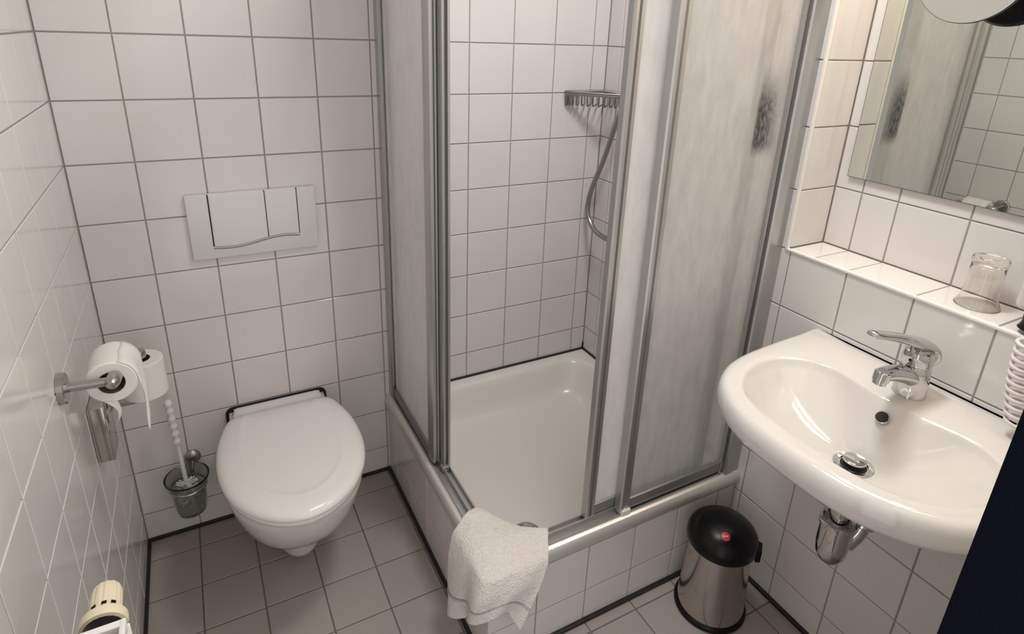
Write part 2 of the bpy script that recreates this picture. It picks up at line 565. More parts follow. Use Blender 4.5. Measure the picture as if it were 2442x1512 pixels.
for ins, dz, r in ((0.034, 0.000, 0.07), (0.042, -0.002, 0.075), (0.049, -0.010, 0.078), (0.056, -0.025, 0.082), (0.066, -0.060, 0.09), (0.080, -0.095, 0.10),
                   (0.095, -0.112, 0.105), (0.115, -0.121, 0.11), (0.15, -0.125, 0.12), (0.28, -0.129, 0.06)):
    f = 0.35 if ins < 0.09 else 0.6      # narrower rim at the entry sides
    rings.append(rounded_rect(tx0 + ins * f, tx1 - ins, ty0 + ins * f, ty1 - ins, r, SZ + dz))
add_rings(bm, rings, True, True)
obj('basin', bm, 'enamel', tray, smooth=True, angle=40)
dr = obj('drain_ring', lathe([(0.041, 0), (0.041, 0.003), (0.036, 0.006), (0.031, 0.006), (0.029, 0.003)], (0.955, -0.618, SZ - 0.130), n=36), 'chrome', tray, True, 40)
obj('drain_cap', lathe([(0.021, 0), (0.021, 0.007), (0.017, 0.011), (0.008, 0.0125), (0.0, 0.0125)], (0.955, -0.618, SZ - 0.129), n=28), 'chrome', tray, True, 40)
bm = bmesh.new()
add_box(bm, SX + 0.05, XR - 0.006, -0.0062, 0.0003, SZ - 0.002, SZ + 0.0065, 0.0015)
add_box(bm, XR - 0.0062, XR + 0.0003, SY + 0.05, 0.0, SZ - 0.002, SZ + 0.0065, 0.0015)
add_box(bm, XR - 0.005, XR + 0.0003, -0.005, 0.0003, SZ + 0.0065, SZ + 0.03, 0.001)
obj('sealant', bm, 'silicone_black', tray)

# ------------------------------------------------------------------ shower enclosure
enc = thing('shower_enclosure', (SX, SY, SZ), 'corner shower enclosure of aluminium profiles with frosted panels, both doors slid open', 'shower enclosure')
track = [(-0.052, 0.3005), (-0.052, 0.319), (-0.048, 0.319), (-0.048, 0.307), (-0.034, 0.307), (-0.034, 0.322), (-0.029, 0.322), (-0.029, 0.308),
         (-0.014, 0.308), (-0.014, 0.315), (-0.010, 0.315), (-0.010, 0.3005)]
nose = [(-0.0095, 0.312), (-0.006, 0.3125)]
for k in range(15):
    a = math.radians(86 - 166 * k / 14)
    nose.append((-0.005 + 0.0165 * math.cos(a), 0.2885 + 0.0225 * math.sin(a)))
nose += [(-0.0095, 0.264)]
RP = [(SX, -0.001), (SX, SY), (XR - 0.001, SY)]
RD = [(-1, 0), (-1, -1), (0, -1)]
bm = bmesh.new()
extrude_profile(bm, nose, RP, RD)
obj('bottom_rail', bm, 'rail_aluminium', enc, True, 35)
bm = bmesh.new()
extrude_profile(bm, track, RP, RD)
obj('bottom_track', bm, 'aluminium', enc, True, 35)
TOPZ = 1.98
bm = bmesh.new()
extrude_profile(bm, [(-0.052, TOPZ - 0.03), (-0.052, TOPZ + 0.02), (0.004, TOPZ + 0.02), (0.004, TOPZ - 0.03)], [(SX, -0.001), (SX, SY), (XR - 0.001, SY)], [(-1, 0), (-1, -1), (0, -1)])
obj('top_rail', bm, 'aluminium', enc)

def stile(name, parent, x0, x1, y0, y1, z0, z1, grooves=(), mat='aluminium'):
    """vertical extrusion; grooves = list of (face, centre, width, depth) cut as steps along the face towards the viewer"""
    bm = bmesh.new()
    add_box(bm, x0, x1, y0, y1, z0, z1, 0.002, 2)
    return obj(name, bm, mat, parent, True, 30)

def ribbed(name, parent, pts, z0, z1, mat='aluminium'):
    """vertical extrusion of an xy outline"""
    bm = bmesh.new()
    add_rings(bm, [[Vector((x, y, z0)) for x, y in pts], [Vector((x, y, z1)) for x, y in pts]])
    return obj(name, bm, mat, parent, True, 30)
zb, zt = 0.322, TOPZ - 0.02
# wall profile on the back wall (steps seen as light and dark bands)
ribbed('wall_profile', enc, [(0.757, -0.001), (0.757, -0.030), (0.761, -0.036), (0.766, -0.036), (0.766, -0.024), (0.772, -0.024), (0.772, -0.044), (0.776, -0.048),
                             (0.780, -0.048), (0.780, -0.030), (0.788, -0.030), (0.788, -0.040), (0.797, -0.040), (0.797, -0.001)], 0.300, zt)
# left fixed panel (outer track)
fp = ribbed('fixed_panel_stile', enc, [(0.760, -0.372), (0.760, -0.402), (0.763, -0.408), (0.768, -0.408), (0.770, -0.400), (0.774, -0.400), (0.776, -0.406), (0.780, -0.406), (0.780, -0.372)], zb, zt)
obj('fixed_panel_rail', box(0.762, 0.778, -0.372, -0.044, zb, zb + 0.030, 0.002), 'aluminium_dull', enc, True, 30)
obj('fixed_panel_sheet', box(0.769, 0.772, -0.376, -0.040, zb + 0.026, zt), 'frosted_acrylic', enc)
# left sliding panel pushed behind it (inner track)
ribbed('sliding_door_stile', enc, [(0.783, -0.395), (0.783, -0.424), (0.785, -0.430), (0.789, -0.430), (0.790, -0.422), (0.794, -0.422), (0.796, -0.436), (0.802, -0.436), (0.802, -0.395)], zb - 0.004, zt)
obj('sliding_door_rail', box(0.785, 0.799, -0.395, -0.06, zb - 0.004, zb + 0.026, 0.002), 'aluminium_dull', enc, True, 30)
obj('sliding_door_sheet', box(0.790, 0.793, -0.398, -0.07, zb + 0.022, zt), 'frosted_acrylic', enc)
obj('sliding_door_stile', box(0.784, 0.801, -0.092, -0.062, zb - 0.004, zt, 0.002), 'aluminium_dull', enc, True, 30)
obj('roller_guide', box(0.775, 0.797, -0.442, -0.420, zb - 0.012, zb + 0.004, 0.003), 'aluminium_dull', enc)
# front: wall profile on the right wall
ribbed('wall_profile', enc, [(XR - 0.001, -0.748), (XR - 0.001, -0.797), (XR - 0.022, -0.797), (XR - 0.022, -0.788), (XR - 0.026, -0.788), (XR - 0.026, -0.800), (XR - 0.052, -0.800), (XR - 0.055, -0.796),
                             (XR - 0.055, -0.784), (XR - 0.062, -0.784), (XR - 0.062, -0.790), (XR - 0.068, -0.790), (XR - 0.068, -0.765), (XR - 0.03, -0.765), (XR - 0.03, -0.748)], 0.300, zt)
# front fixed panel
ribbed('fixed_panel_stile', enc, [(1.127, -0.768), (1.127, -0.789), (1.131, -0.792), (1.139, -0.792), (1.141, -0.786), (1.145, -0.786), (1.147, -0.791), (1.156, -0.791), (1.159, -0.787), (1.159, -0.768)], zb, zt)
obj('fixed_panel_rail', box(1.158, XR - 0.055, -0.789, -0.771, zb, zb + 0.032, 0.002), 'aluminium_dull', enc, True, 30)
obj('fixed_panel_sheet', box(1.154, XR - 0.060, -0.781, -0.778, zb + 0.028, zt), 'frosted_acrylic_stained', enc)
# front sliding panel
ribbed('sliding_door_stile', enc, [(1.036, -0.748), (1.036, -0.764), (1.040, -0.768), (1.047, -0.768), (1.049, -0.760), (1.053, -0.760), (1.055, -0.766), (1.063, -0.766), (1.066, -0.762), (1.066, -0.748)], zb - 0.004, zt)
obj('sliding_door_rail', box(1.064, 1.41, -0.765, -0.750, zb - 0.004, zb + 0.030, 0.002), 'aluminium_dull', enc, True, 30)
obj('sliding_door_sheet', box(1.062, 1.41, -0.760, -0.757, zb + 0.026, zt), 'frosted_acrylic', enc)
obj('sliding_door_stile', box(1.398, 1.428, -0.772, -0.748, zb - 0.004, zt, 0.002), 'aluminium_dull', enc, True, 30)
obj('roller_guide', box(1.132, 1.160, -0.797, -0.770, zb - 0.012, zb + 0.006, 0.003), 'white_plastic', enc)

# ------------------------------------------------------------------ corner basket, hose, mixer, hand shower
bk = thing('corner_basket', (XR, 0, 1.27), 'chrome wire soap basket fixed in the tiled shower corner', 'basket')
zr = 1.303
def rail_path(z, ins):
    p = [(1.387 + ins, -0.010, z), (1.40 + ins, -0.028, z)]
    q = [(XR - 0.028, -0.150 + ins, z), (XR - 0.010, -0.165 + ins, z)]
    mid = [(1.44 + ins * .8, -0.070, z), (1.485, -0.115 + ins * .8, z)]
    return p + mid + q
pth = catmull(rail_path(zr, 0), 6)
back = [(XR - 0.008, -0.165, zr), (XR - 0.008, -0.008, zr), (1.387, -0.008, zr)]
bm = bmesh.new()
add_tube(bm, pth, 0.0045, 8)
add_tube(bm, back, 0.0045, 8)
add_tube(bm, catmull(rail_path(zr - 0.006, 0.002), 6), 0.004, 8)
obj('rim', bm, 'hose_steel', bk, True)
for k in range(17):
    t = (k + 0.5) / 17
    i = t * (len(pth) - 1)
    a = pth[int(i)].lerp(pth[min(int(i) + 1, len(pth) - 1)], i - int(i))
    d = Vector((0.7, 0.7, 0))
    # wire drops from the front rim and runs back to the walls
    l = min((XR - 0.008 - a.x) / 0.7, (-0.008 - a.y) / 0.7)
    e = a + d * max(l, 0.01)
    obj('wire', tube([a, a + Vector((0.001, 0.001, -0.012)), a + Vector((0.004, 0.004, -0.039)), a + Vector((0.010, 0.010, -0.043)), Vector((e.x, e.y, zr - 0.042)), Vector((e.x, e.y, zr))], 0.0028, 6), 'hose_steel', bk, True)

hs = thing('hand_shower', (XR, -0.40, 0.95), 'steel shower hose looping down beside the opened shower panel', 'shower hose')
hp = catmull([(1.497, -0.335, 1.83), (1.499, -0.31, 1.62), (1.50, -0.235, 1.39), (1.50, -0.157, 1.235), (1.50, -0.099, 1.087), (1.50, -0.040, 0.960), (1.50, -0.032, 0.880), (1.50, -0.080, 0.830), (1.50, -0.166, 0.822),
              (1.50, -0.27, 0.86), (1.495, -0.355, 0.93), (1.495, -0.392, 0.970)], 10)
obj('hose', tube(hp, 0.0090, 12), 'hose_steel', hs, True)
obj('handle', tube([(1.497, -0.335, 1.82), (1.490, -0.345, 1.90), (1.465, -0.36, 1.99)], [0.010, 0.012, 0.014], 14), 'chrome', hs, True)
obj('spray_head', lathe([(0.014, 0), (0.042, 0.012), (0.044, 0.022), (0.040, 0.026)], (1.465, -0.36, 1.985), (-0.8, -0.1, -0.5), 28), 'chrome', hs, True, 40)
mx = thing('shower_mixer', (XR, -0.40, 1.0), 'chrome shower mixer on the wall behind the frosted panel', 'mixer tap')
obj('body', tube([(1.50, -0.33, 1.0), (1.50, -0.47, 1.0)], 0.022, 20), 'chrome', mx, True, 40)
for yy in (-0.345, -0.455):
    obj('wall_flange', lathe([(0.03, 0), (0.03, 0.01), (0.014, 0.014), (0.014, 0.04)], (XR, yy, 1.0), (-1, 0, 0), 24), 'chrome', mx, True, 40)
obj('lever', tube([(1.485, -0.40, 1.02), (1.46, -0.40, 1.05), (1.42, -0.40, 1.06)], [0.014, 0.010, 0.007], 12), 'chrome', mx, True)
hb = thing('shower_bracket', (XR, -0.345, 1.88), 'chrome wall bracket holding the hand shower above the mixer', 'bracket')
obj('wall_plate', lathe([(0.022, 0), (0.022, 0.008), (0.010, 0.010), (0.010, 0.045)], (XR, -0.345, 1.88), (-1, 0, 0), 24), 'chrome', hb, True, 40)
obj('cradle', lathe([(0.0165, -0.014), (0.0165, 0.014), (0.0125, 0.014), (0.0125, -0.014)], (1.4925, -0.343, 1.885), (-0.1, -0.1, 1), 24, False, False), 'chrome', hb, True, 40)

# ------------------------------------------------------------------ toilet
TCX = 0.403
def outline(ys, ws, n=40, z=0.0, yscale=1.0):
    """closed plan outline symmetrical about TCX: ys from back to front with half widths"""
    yy = [ys[0] + (ys[-1] - ys[0]) * (1 - math.cos(PI / 2 * k / n)) for k in range(n + 1)]
    yy = [ys[0] + (ys[-1] - ys[0]) * math.sin(PI / 2 * k / n) for k in range(n + 1)]
    C = catmull([(w, y, 0) for y, w in zip(ys, ws)], 12)
    cy = [c.y for c in C]; cw = [max(c.x, 0) for c in C]
    def w_at(y):
        return interp([-v for v in cy], cw, -y)
    right = [Vector((TCX + w_at(y), y, z)) for y in yy]
    left = [Vector((TCX - w_at(y), y, z)) for y in reversed(yy[:-1])]
    return right + left
wc = thing('toilet', (TCX, 0, 0.0), 'white wall-hung toilet with closed lid on the tiled back wall', 'toilet')
bm = bmesh.new()
def bowl_ring(z, back_w, w, front, k=0.0):
    ys = [-0.004, -0.06, -0.06 - (abs(front) - 0.06) * 0.30, -0.06 - (abs(front) - 0.06) * 0.52, -0.06 - (abs(front) - 0.06) * 0.72, -0.06 - (abs(front) - 0.06) * 0.88, -0.06 - (abs(front) - 0.06) * 0.97, front]
    ws = [back_w, back_w * 1.02, (back_w + 2 * w) / 3, w, w * 0.93, w * 0.70, w * 0.38, 0.0]
    return outline(ys, ws, z=z)
rings = [bowl_ring(0.040, 0.034, 0.044, -0.285), bowl_ring(0.046, 0.048, 0.058, -0.305), bowl_ring(0.066, 0.057, 0.064, -0.315), bowl_ring(0.098, 0.068, 0.066, -0.319),
         bowl_ring(0.116, 0.077, 0.070, -0.327), bowl_ring(0.140, 0.090, 0.080, -0.350), bowl_ring(0.170, 0.106, 0.102, -0.392), bowl_ring(0.21, 0.121, 0.127, -0.438), bowl_ring(0.26, 0.132, 0.148, -0.482),
         bowl_ring(0.31, 0.137, 0.162, -0.512), bowl_ring(0.355, 0.139, 0.171, -0.531), bowl_ring(0.374, 0.139, 0.172, -0.535), bowl_ring(0.382, 0.136, 0.168, -0.530)]
add_rings(bm, rings)
obj('bowl', bm, 'ceramic', wc, True, 50)
LY = [-0.016, -0.045, -0.10, -0.16, -0.22, -0.29, -0.36, -0.43, -0.49, -0.53, -0.552, -0.560]
LW = [0.124, 0.127, 0.146, 0.166, 0.179, 0.184, 0.179, 0.160, 0.124, 0.082, 0.040, 0.0]
def lid_ring(off, z, cyc=-0.29):
    base = outline(LY, LW, z=z)
    out = []
    for p in base:
        v = Vector((p.x - TCX, p.y - cyc, 0))
        l = v.length
        s = max(0.0, (l - off) / l)
        yy = cyc + v.y * s
        t = max(0.0, min(1.0, (yy + 0.125) / 0.07))
        dz = (t * t * (3 - 2 * t)) * 0.55 * max(0.0, z - 0.384)      # thinner towards the hinge
        out.append(Vector((TCX + v.x * s, yy, z - dz)))
    return out
bm = bmesh.new()
add_rings(bm, [lid_ring(0.016, 0.384), lid_ring(0.007, 0.387), lid_ring(0.005, 0.394), lid_ring(0.006, 0.400), lid_ring(0.010, 0.403)])
obj('seat', bm, 'seat_plastic', wc, True, 60)
bm = bmesh.new()
LR = [(0.010, 0.4035), (0.002, 0.4045), (0.0, 0.408), (0.001, 0.414), (0.005, 0.420), (0.012, 0.4245), (0.022, 0.4275), (0.040, 0.4300), (0.058, 0.4312), (0.0645, 0.4318), (0.069, 0.4300), (0.080, 0.4296), (0.11, 0.4292), (0.15, 0.4290)]
add_rings(bm, [lid_ring(a, b) for a, b in LR])
lid = obj('lid', bm, 'seat_plastic', wc, True, 70)
bm = bmesh.new()
add_box(bm, TCX - 0.120, TCX + 0.120, -0.050, -0.008, 0.380, 0.397, 0.006, 3)
obj('hinge_bar', bm, 'seat_plastic', wc, True, 50)
# black foam gasket between bowl and wall
bm = bmesh.new()
gr = rounded_rect(TCX - 0.1465, TCX + 0.1465, 0.06, 0.397, 0.022, 0)
add_rings(bm, [[Vector((p.x, -0.0075, p.y)) for p in gr], [Vector((p.x, -0.0004, p.y)) for p in gr]])
obj('gasket', bm, 'rubber_black', wc)

# ------------------------------------------------------------------ flush plate
fl = thing('flush_plate', (0.40, 0, 0.966), 'white dual flush plate with wavy lower button edge above the toilet', 'flush plate')
bm = bmesh.new()
add_box(bm, 0.2365, 0.5635, -0.013, -0.0004, 0.876, 1.056, 0.0035, 2)
obj('plate', bm, 'plate_plastic', fl, True, 40)
def wave(x):
    t = (x - 0.291) / (0.513 - 0.291)
    return 0.9135 - 0.0065 * math.sin(2 * PI * (t * 0.95 + 0.02)) + 0.0085 * t
def button(name, x0, x1):
    bm = bmesh.new()
    n = 16
    xs = [x0 + (x1 - x0) * k / n for k in range(n + 1)]
    def ring(i, y):
        lo = [Vector((min(max(x, x0 + i), x1 - i), y, wave(x) + i)) for x in xs]
        return lo + [Vector((x1 - i, y, 1.0525 - i)), Vector((x0 + i, y, 1.0525 - i))]
    add_rings(bm, [ring(0, -0.012), ring(0, -0.0175), ring(0.0012, -0.019), ring(0.004, -0.0195)])
    return obj(name, bm, 'plate_plastic', fl, True, 35)
button('large_button', 0.2925, 0.4285)
button('small_button', 0.4305, 0.5115)
bm = bmesh.new()
xs = [0.290 + (0.514 - 0.290) * k / 24 for k in range(25)]
rings = [[Vector((x, -0.012, wave(x) - 0.0015)), Vector((x, -0.0150, wave(x) - 0.0015)), Vector((x, -0.0165, wave(x) - 0.0035)), Vector((x, -0.0150, wave(x) - 0.0055)), Vector((x, -0.012, wave(x) - 0.0065))] for x in xs]
add_rings(bm, rings)
obj('button_edge', bm, 'plate_plastic', fl, True, 50)
for xx in (0.2906, 0.4295, 0.5128):
    obj('slot', box(xx - 0.0013, xx + 0.0013, -0.0138, -0.0125, wave(xx) - 0.001, 1.0555), 'dark_hole', fl)
bm = bmesh.new()
rings = [[Vector((x, -0.01345, wave(x) + 0.0015)), Vector((x, -0.01345, wave(x) - 0.0085)), Vector((x, -0.012, wave(x) - 0.0085)), Vector((x, -0.012, wave(x) + 0.0015))] for x in xs]
add_rings(bm, rings)
obj('groove', bm, 'smoke_grey', fl)

# ------------------------------------------------------------------ toilet brush set
bx, by = 0.1350, -0.0760
hd = thing('brush_holder', (bx, by, 0.13), 'smoky glass toilet brush cup in a steel wall bracket beside the toilet', 'brush holder')
obj('cup', lathe([(0.0, 0.130), (0.030, 0.130), (0.037, 0.134), (0.041, 0.150), (0.044, 0.195), (0.046, 0.228), (0.055, 0.243), (0.0585, 0.250), (0.0585, 0.254),
                  (0.055, 0.253), (0.052, 0.246), (0.0425, 0.229), (0.041, 0.195), (0.038, 0.152), (0.034, 0.138), (0.0, 0.137)], (bx, by, 0), n=40, cap0=False, cap1=False), 'smoke_glass', hd, True, 60)
rg = [(bx + 0.0475 * math.cos(a), by + 0.0475 * math.sin(a), 0.222) for a in [2 * PI * k / 36 for k in range(37)]]
obj('bracket_ring', tube(rg, 0.0035, 8), 'brushed_steel', hd, True)
obj('bracket_arm', tube([(bx + 0.012, by + 0.046, 0.222), (bx + 0.016, -0.012, 0.240), (bx + 0.016, -0.002, 0.252)], 0.0045, 10), 'brushed_steel', hd, True)
obj('wall_flange', lathe([(0.022, 0), (0.022, 0.006), (0.018, 0.009), (0.0, 0.010)], (bx + 0.018, -0.0003, 0.262), (0, -1, 0), 28), 'brushed_steel', hd, True, 40)
br = thing('toilet_brush', (bx, by, 0.140), 'white toilet brush with beaded handle standing in the glass cup', 'toilet brush')
axis = Vector((-0.012, 0.004, 0.345)).normalized()
pr_ = [(0.0055, 0.03)]
h = 0.045
while h < 0.20:
    pr_ += [(0.0060, h), (0.0052, h + 0.004), (0.0062, h + 0.014)]
    h += 0.022
while h < 0.335:
    pr_ += [(0.0060, h), (0.0102, h + 0.008), (0.0108, h + 0.012), (0.0102, h + 0.017)]
    h += 0.025
pr_ += [(0.0065, h), (0.0110, h + 0.006), (0.0100, h + 0.016), (0.005, h + 0.022), (0.0, h + 0.023)]
o0 = Vector((bx, by, 0.142))
obj('handle', lathe(pr_, o0, axis, 18), 'white_plastic', br, True)
bm = bmesh.new()
for k in range(90):
    a = random.uniform(0, 2 * PI)
    hh = random.uniform(0.015, 0.092)
    s = o0 + axis * hh
    r = 0.031 * (0.75 + 0.25 * math.sin(PI * hh / 0.1)) if hh < 0.085 else 0.022
    e = s + Vector((math.cos(a) * r, math.sin(a) * r, random.uniform(-0.004, 0.014)))
    add_tube(bm, [s, e], 0.0019, 5)
bo = obj('bristles', bm, 'bristle', br)
bo['kind'] = 'stuff'

# ------------------------------------------------------------------ paper holder and rolls
ph = thing('toilet_roll_holder', (0, -0.515, 0.842), 'brushed steel toilet roll arm with round flange on the left wall', 'roll holder')
obj('wall_flange', lathe([(0.029, 0), (0.029, 0.010), (0.027, 0.012), (0.0, 0.012)], (0.0003, -0.515, 0.842), (1, 0, 0), 32), 'brushed_steel', ph, True, 40)
obj('arm', tube([(0.010, -0.515, 0.842), (0.080, -0.515, 0.838)], 0.0085, 18), 'brushed_steel', ph, True, 40)
obj('spindle', tube([(0.080, -0.515, 0.838), (0.080, -0.375, 0.838)], 0.0085, 18), 'brushed_steel', ph, True, 40)
obj('end_knob', lathe([(0.0, -0.017), (0.007, -0.0155), (0.0118, -0.009), (0.0132, 0.0), (0.0132, 0.016), (0.010, 0.018), (0.0, 0.018)], (0.083, -0.517, 0.838), (0.12, 0.99, 0), 24), 'brushed_steel', ph, True, 40)

def paper_roll(name, c, axis, r, ri, ln, label, group):
    t = thing(name, c, label, 'toilet roll', group)
    bm = bmesh.new()
    h = ln / 2
    add_lathe(bm, [(ri + 0.0012, -h), (r - 0.003, -h), (r, -h + 0.003), (r, h - 0.003), (r - 0.003, h), (ri + 0.0012, h), (ri + 0.0012, -h)], c, axis, 48, False, False)
    obj('paper', bm, 'paper', t, True, 40)
    bm = bmesh.new()
    add_lathe(bm, [(ri + 0.0012, -h - 0.0003), (ri + 0.0012, h + 0.0003), (ri, h + 0.0003), (ri, -h - 0.0003), (ri + 0.0012, -h - 0.0003)], c, axis, 40, False, False)
    obj('core', bm, 'cardboard', t, True, 40)
    return t
RC = Vector((0.0775, -0.452, 0.8250))
r1 = paper_roll('toilet_roll', RC, (0, 1, 0), 0.0435, 0.0220, 0.092, 'white toilet roll with hanging torn sheet on the steel arm', 'toilet rolls by the left wall')
# loose sheet hanging down on the room side, torn to a point
bm = bmesh.new()
prof_s = []
for k in range(7):
    a = math.radians(70 - 70 * k / 6)
    prof_s.append((RC.x + 0.0445 * math.cos(a), RC.z + 0.0445 * math.sin(a)))
for k in range(1, 13):
    t = k / 12
    prof_s.append((RC.x + 0.0445 + 0.004 * math.sin(t * 3.0), RC.z - 0.125 * t))
rows = []
for i, (x, z) in enumerate(prof_s):
    t = max(0, (i - 6) / 12)
    y0, y1 = RC.y - 0.045, RC.y + 0.045
    if t > 0:
        y1 = y0 + 0.090 * (1 - t) ** 0.8 + 0.004
        y0 = y0 + 0.002 * t
    rows.append([Vector((x + 0.002 * math.sin(9 * u + 6 * t), y0 + (y1 - y0) * u, z)) for u in [q / 8 for q in range(9)]])
add_rings(bm, rows, closed=False)
sh = obj('hanging_sheet', bm, 'paper', r1, True)
md = sh.modifiers.new('thick', 'SOLIDIFY'); md.thickness = 0.0006

sp_ = thing('spare_roll_pin', (0, -0.155, 0.585), 'brushed steel upright pin holding the spare toilet roll near the corner', 'roll holder')
obj('wall_flange', lathe([(0.024, 0), (0.024, 0.009), (0.022, 0.011), (0.0, 0.011)], (0.0003, -0.155, 0.578), (1, 0, 0), 28), 'brushed_steel', sp_, True, 40)
obj('arm', tube(catmull([(0.008, -0.155, 0.578), (0.070, -0.155, 0.578), (0.086, -0.155, 0.582), (0.091, -0.155, 0.596), (0.091, -0.155, 0.700)], 6), 0.0085, 16), 'brushed_steel', sp_, True, 60)
obj('end_knob', lathe([(0.0085, -0.012), (0.0135, -0.008), (0.0145, 0.004), (0.012, 0.012), (0.0, 0.015)], (0.091, -0.155, 0.702), (0, 0, 1), 24), 'brushed_steel', sp_, True, 40)
paper_roll('toilet_roll', Vector((0.0905, -0.155, 0.6420)), (0, 0, 1), 0.0490, 0.0205, 0.098, 'spare toilet roll standing upright on the pin behind the other roll', 'toilet rolls by the left wall')

# ------------------------------------------------------------------ bag dispenser
dp = thing('bag_dispenser', (0, -0.30, 0.55), 'flat polished steel hygiene bag dispenser on the left wall below the rolls', 'dispenser')
dy0, dy1, dz0, dz1 = -0.362, -0.285, 0.560, 0.697
bm = bmesh.new()
add_box(bm, 0.0004, 0.0300, dy0, dy1, dz0, dz1, 0.0015)
obj('body', bm, 'bin_steel', dp, True, 30)
bm = bmesh.new()
add_box(bm, 0.0300, 0.0325, dy0 - 0.001, dy1 + 0.001, dz0 - 0.001, dz1 - 0.030, 0.0008)
add_box(bm, 0.0300, 0.0325, dy0 - 0.001, dy0 + 0.030, dz1 - 0.030, dz1 + 0.001, 0.0008)
add_box(bm, 0.0300, 0.0325, dy1 - 0.030, dy1 + 0.001, dz1 - 0.030, dz1 + 0.001, 0.0008)
obj('front_plate', bm, 'bin_steel', dp, True, 30)
tb = bmesh.new()
rows = []
for i in range(11):
    t = i / 10
    wdt = 0.052 - 0.020 * t
    rows.append([Vector((0.0335 + 0.020 * math.sin(t * 2.4) + 0.003 * math.sin(u * 7 + t * 5), -0.352 + 0.01 * t + wdt * u, 0.704 - 0.072 * t + 0.006 * math.sin(u * 5))) for u in [q / 8 for q in range(9)]])
add_rings(tb, rows, closed=False)
tbo = tag(obj('paper_bag', tb, 'paper', None, True), 'white paper hygiene bag sticking out of the steel dispenser', 'paper bag')
md = tbo.modifiers.new('thick', 'SOLIDIFY'); md.thickness = 0.001

# ------------------------------------------------------------------ radiator with valve
rd = thing('radiator', (0.09, -1.30, 0.25), 'white panel radiator with slotted top grille on the left wall', 'radiator')
ry0, ry1 = YF + 0.02, -1.040
bm = bmesh.new()
add_box(bm, 0.035, 0.050, ry0, ry1, 0.22, 0.775, 0.004)
obj('rear_panel', bm, 'enamel_white', rd, True, 40)
bm = bmesh.new()
add_box(bm, 0.112, 0.127, ry0, ry1, 0.22, 0.775, 0.004)
obj('front_panel', bm, 'enamel_white', rd, True, 40)
bm = bmesh.new()
add_box(bm, 0.033, 0.129, ry0, ry0 + 0.004, 0.22, 0.785, 0.001)
obj('side_cover', bm, 'enamel_white', rd, True, 40)
bm = bmesh.new()
add_box(bm, 0.033, 0.129, ry1 - 0.004, ry1, 0.22, 0.785, 0.001)
obj('side_cover', bm, 'enamel_white', rd, True, 40)
gx0, gx1 = 0.066, 0.127
for xa, xb in ((gx0 - 0.030, gx0), (gx1 - 0.007, gx1)):
    obj('top_edge', box(xa, xb, ry0, ry1, 0.780, 0.796, 0.002), 'enamel_white', rd, True, 40)
yy = ry1
k = 0
while yy > ry0:
    obj('grille_bar', box(gx0 - 0.002, gx1 - 0.004, yy - (0.010 if k == 0 else 0.006), yy, 0.784, 0.795, 0.001), 'enamel_white', rd)
    yy -= 0.022 if k == 0 else 0.016
    k += 1
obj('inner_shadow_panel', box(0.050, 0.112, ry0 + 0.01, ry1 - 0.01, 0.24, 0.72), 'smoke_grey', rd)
for yq in (ry0 + 0.1, ry1 - 0.1):
    obj('wall_bracket', box(0.0003, 0.036, yq - 0.015, yq + 0.015, 0.35, 0.70), 'enamel_white', rd)
tv = thing('thermostat_valve', (0.09, -1.0, 0.75), 'cream thermostatic radiator valve head pointing to the back wall', 'radiator valve')
vc = Vector((0.0935, -1.020, 0.752))
ax = Vector((0.0, 1.0, 0.06)).normalized()
obj('valve_body', lathe([(0.012, -0.024), (0.0215, -0.014), (0.0225, 0.006), (0.0225, 0.015), (0.014, 0.018)], vc, ax, 20), 'black_plastic', tv, True, 40)
obj('collar', lathe([(0.020, 0.014), (0.0265, 0.016), (0.0275, 0.022), (0.0265, 0.029), (0.0225, 0.031)], vc, ax, 36), 'cream_plastic', tv, True, 40)
# ribbed grip
bm = bmesh.new()
a_, b_ = frame_of(ax)
rings = []
NR = 96
for rr, hh in ((0.0180, 0.030), (0.0190, 0.034), (0.0190, 0.046), (0.0182, 0.062), (0.0175, 0.072), (0.0150, 0.077), (0.009, 0.078)):
    ring = []
    for i in range(NR):
        t = 2 * PI * i / NR
        q = 1.0 if hh > 0.085 else (1 - 0.045 * (1 if (i % 8) < 3 else 0))
        ring.append(vc + ax * hh + (a_ * math.cos(t) + b_ * math.sin(t)) * rr * q)
    rings.append(ring)
add_rings(bm, rings)
obj('grip', bm, 'cream_plastic', tv, True, 35)
bm = bmesh.new()
for t in (0.9, 1.45, 2.1):
    d = a_ * math.cos(t) + b_ * math.sin(t)
    s = a_ * -math.sin(t) + b_ * math.cos(t)
    c0 = vc + d * 0.0186 + ax * 0.039
    V = [c0 + s * 0.0028 + ax * 0.002, c0 - s * 0.0028 + ax * 0.002, c0 - s * 0.0028 - ax * 0.002, c0 + s * 0.0028 - ax * 0.002]
    add_rings(bm, [V, [v + d * 0.0012 for v in V]])
obj('setting_mark', bm, 'black_plastic', tv)

# ------------------------------------------------------------------ wash basin
SCY, RIM = -1.2110, 0.8340
sk = thing('washbasin', (XR, SCY, 0.70), 'white ceramic washbasin hung on the right wall under the mirror', 'washbasin')
half = [(XR - 0.0005, 0.2870), (1.46, 0.2870), (1.37, 0.2835), (1.305, 0.2775), (1.240, 0.263), (1.187, 0.236), (1.147, 0.198), (1.117, 0.148), (1.099, 0.088), (1.094, 0.0)]
outer_pts = [(x, SCY + d) for x, d in half] + [(x, SCY - d) for x, d in reversed(half[:-1])]
def resample(pts, n):
    P = [Vector((p[0], p[1], 0)) for p in pts]
    L = [0]
    for a, b in zip(P[:-1], P[1:]):
        L.append(L[-1] + (b - a).length)
    out = []
    for k in range(n + 1):
        s = L[-1] * k / n
        out.append(Vector((interp(L, [p.x for p in P], s), interp(L, [p.y for p in P], s), 0)))
    return out
front = resample([(p.x, p.y) for p in catmull([(x, y, 0) for x, y in outer_pts], 10)], 96)
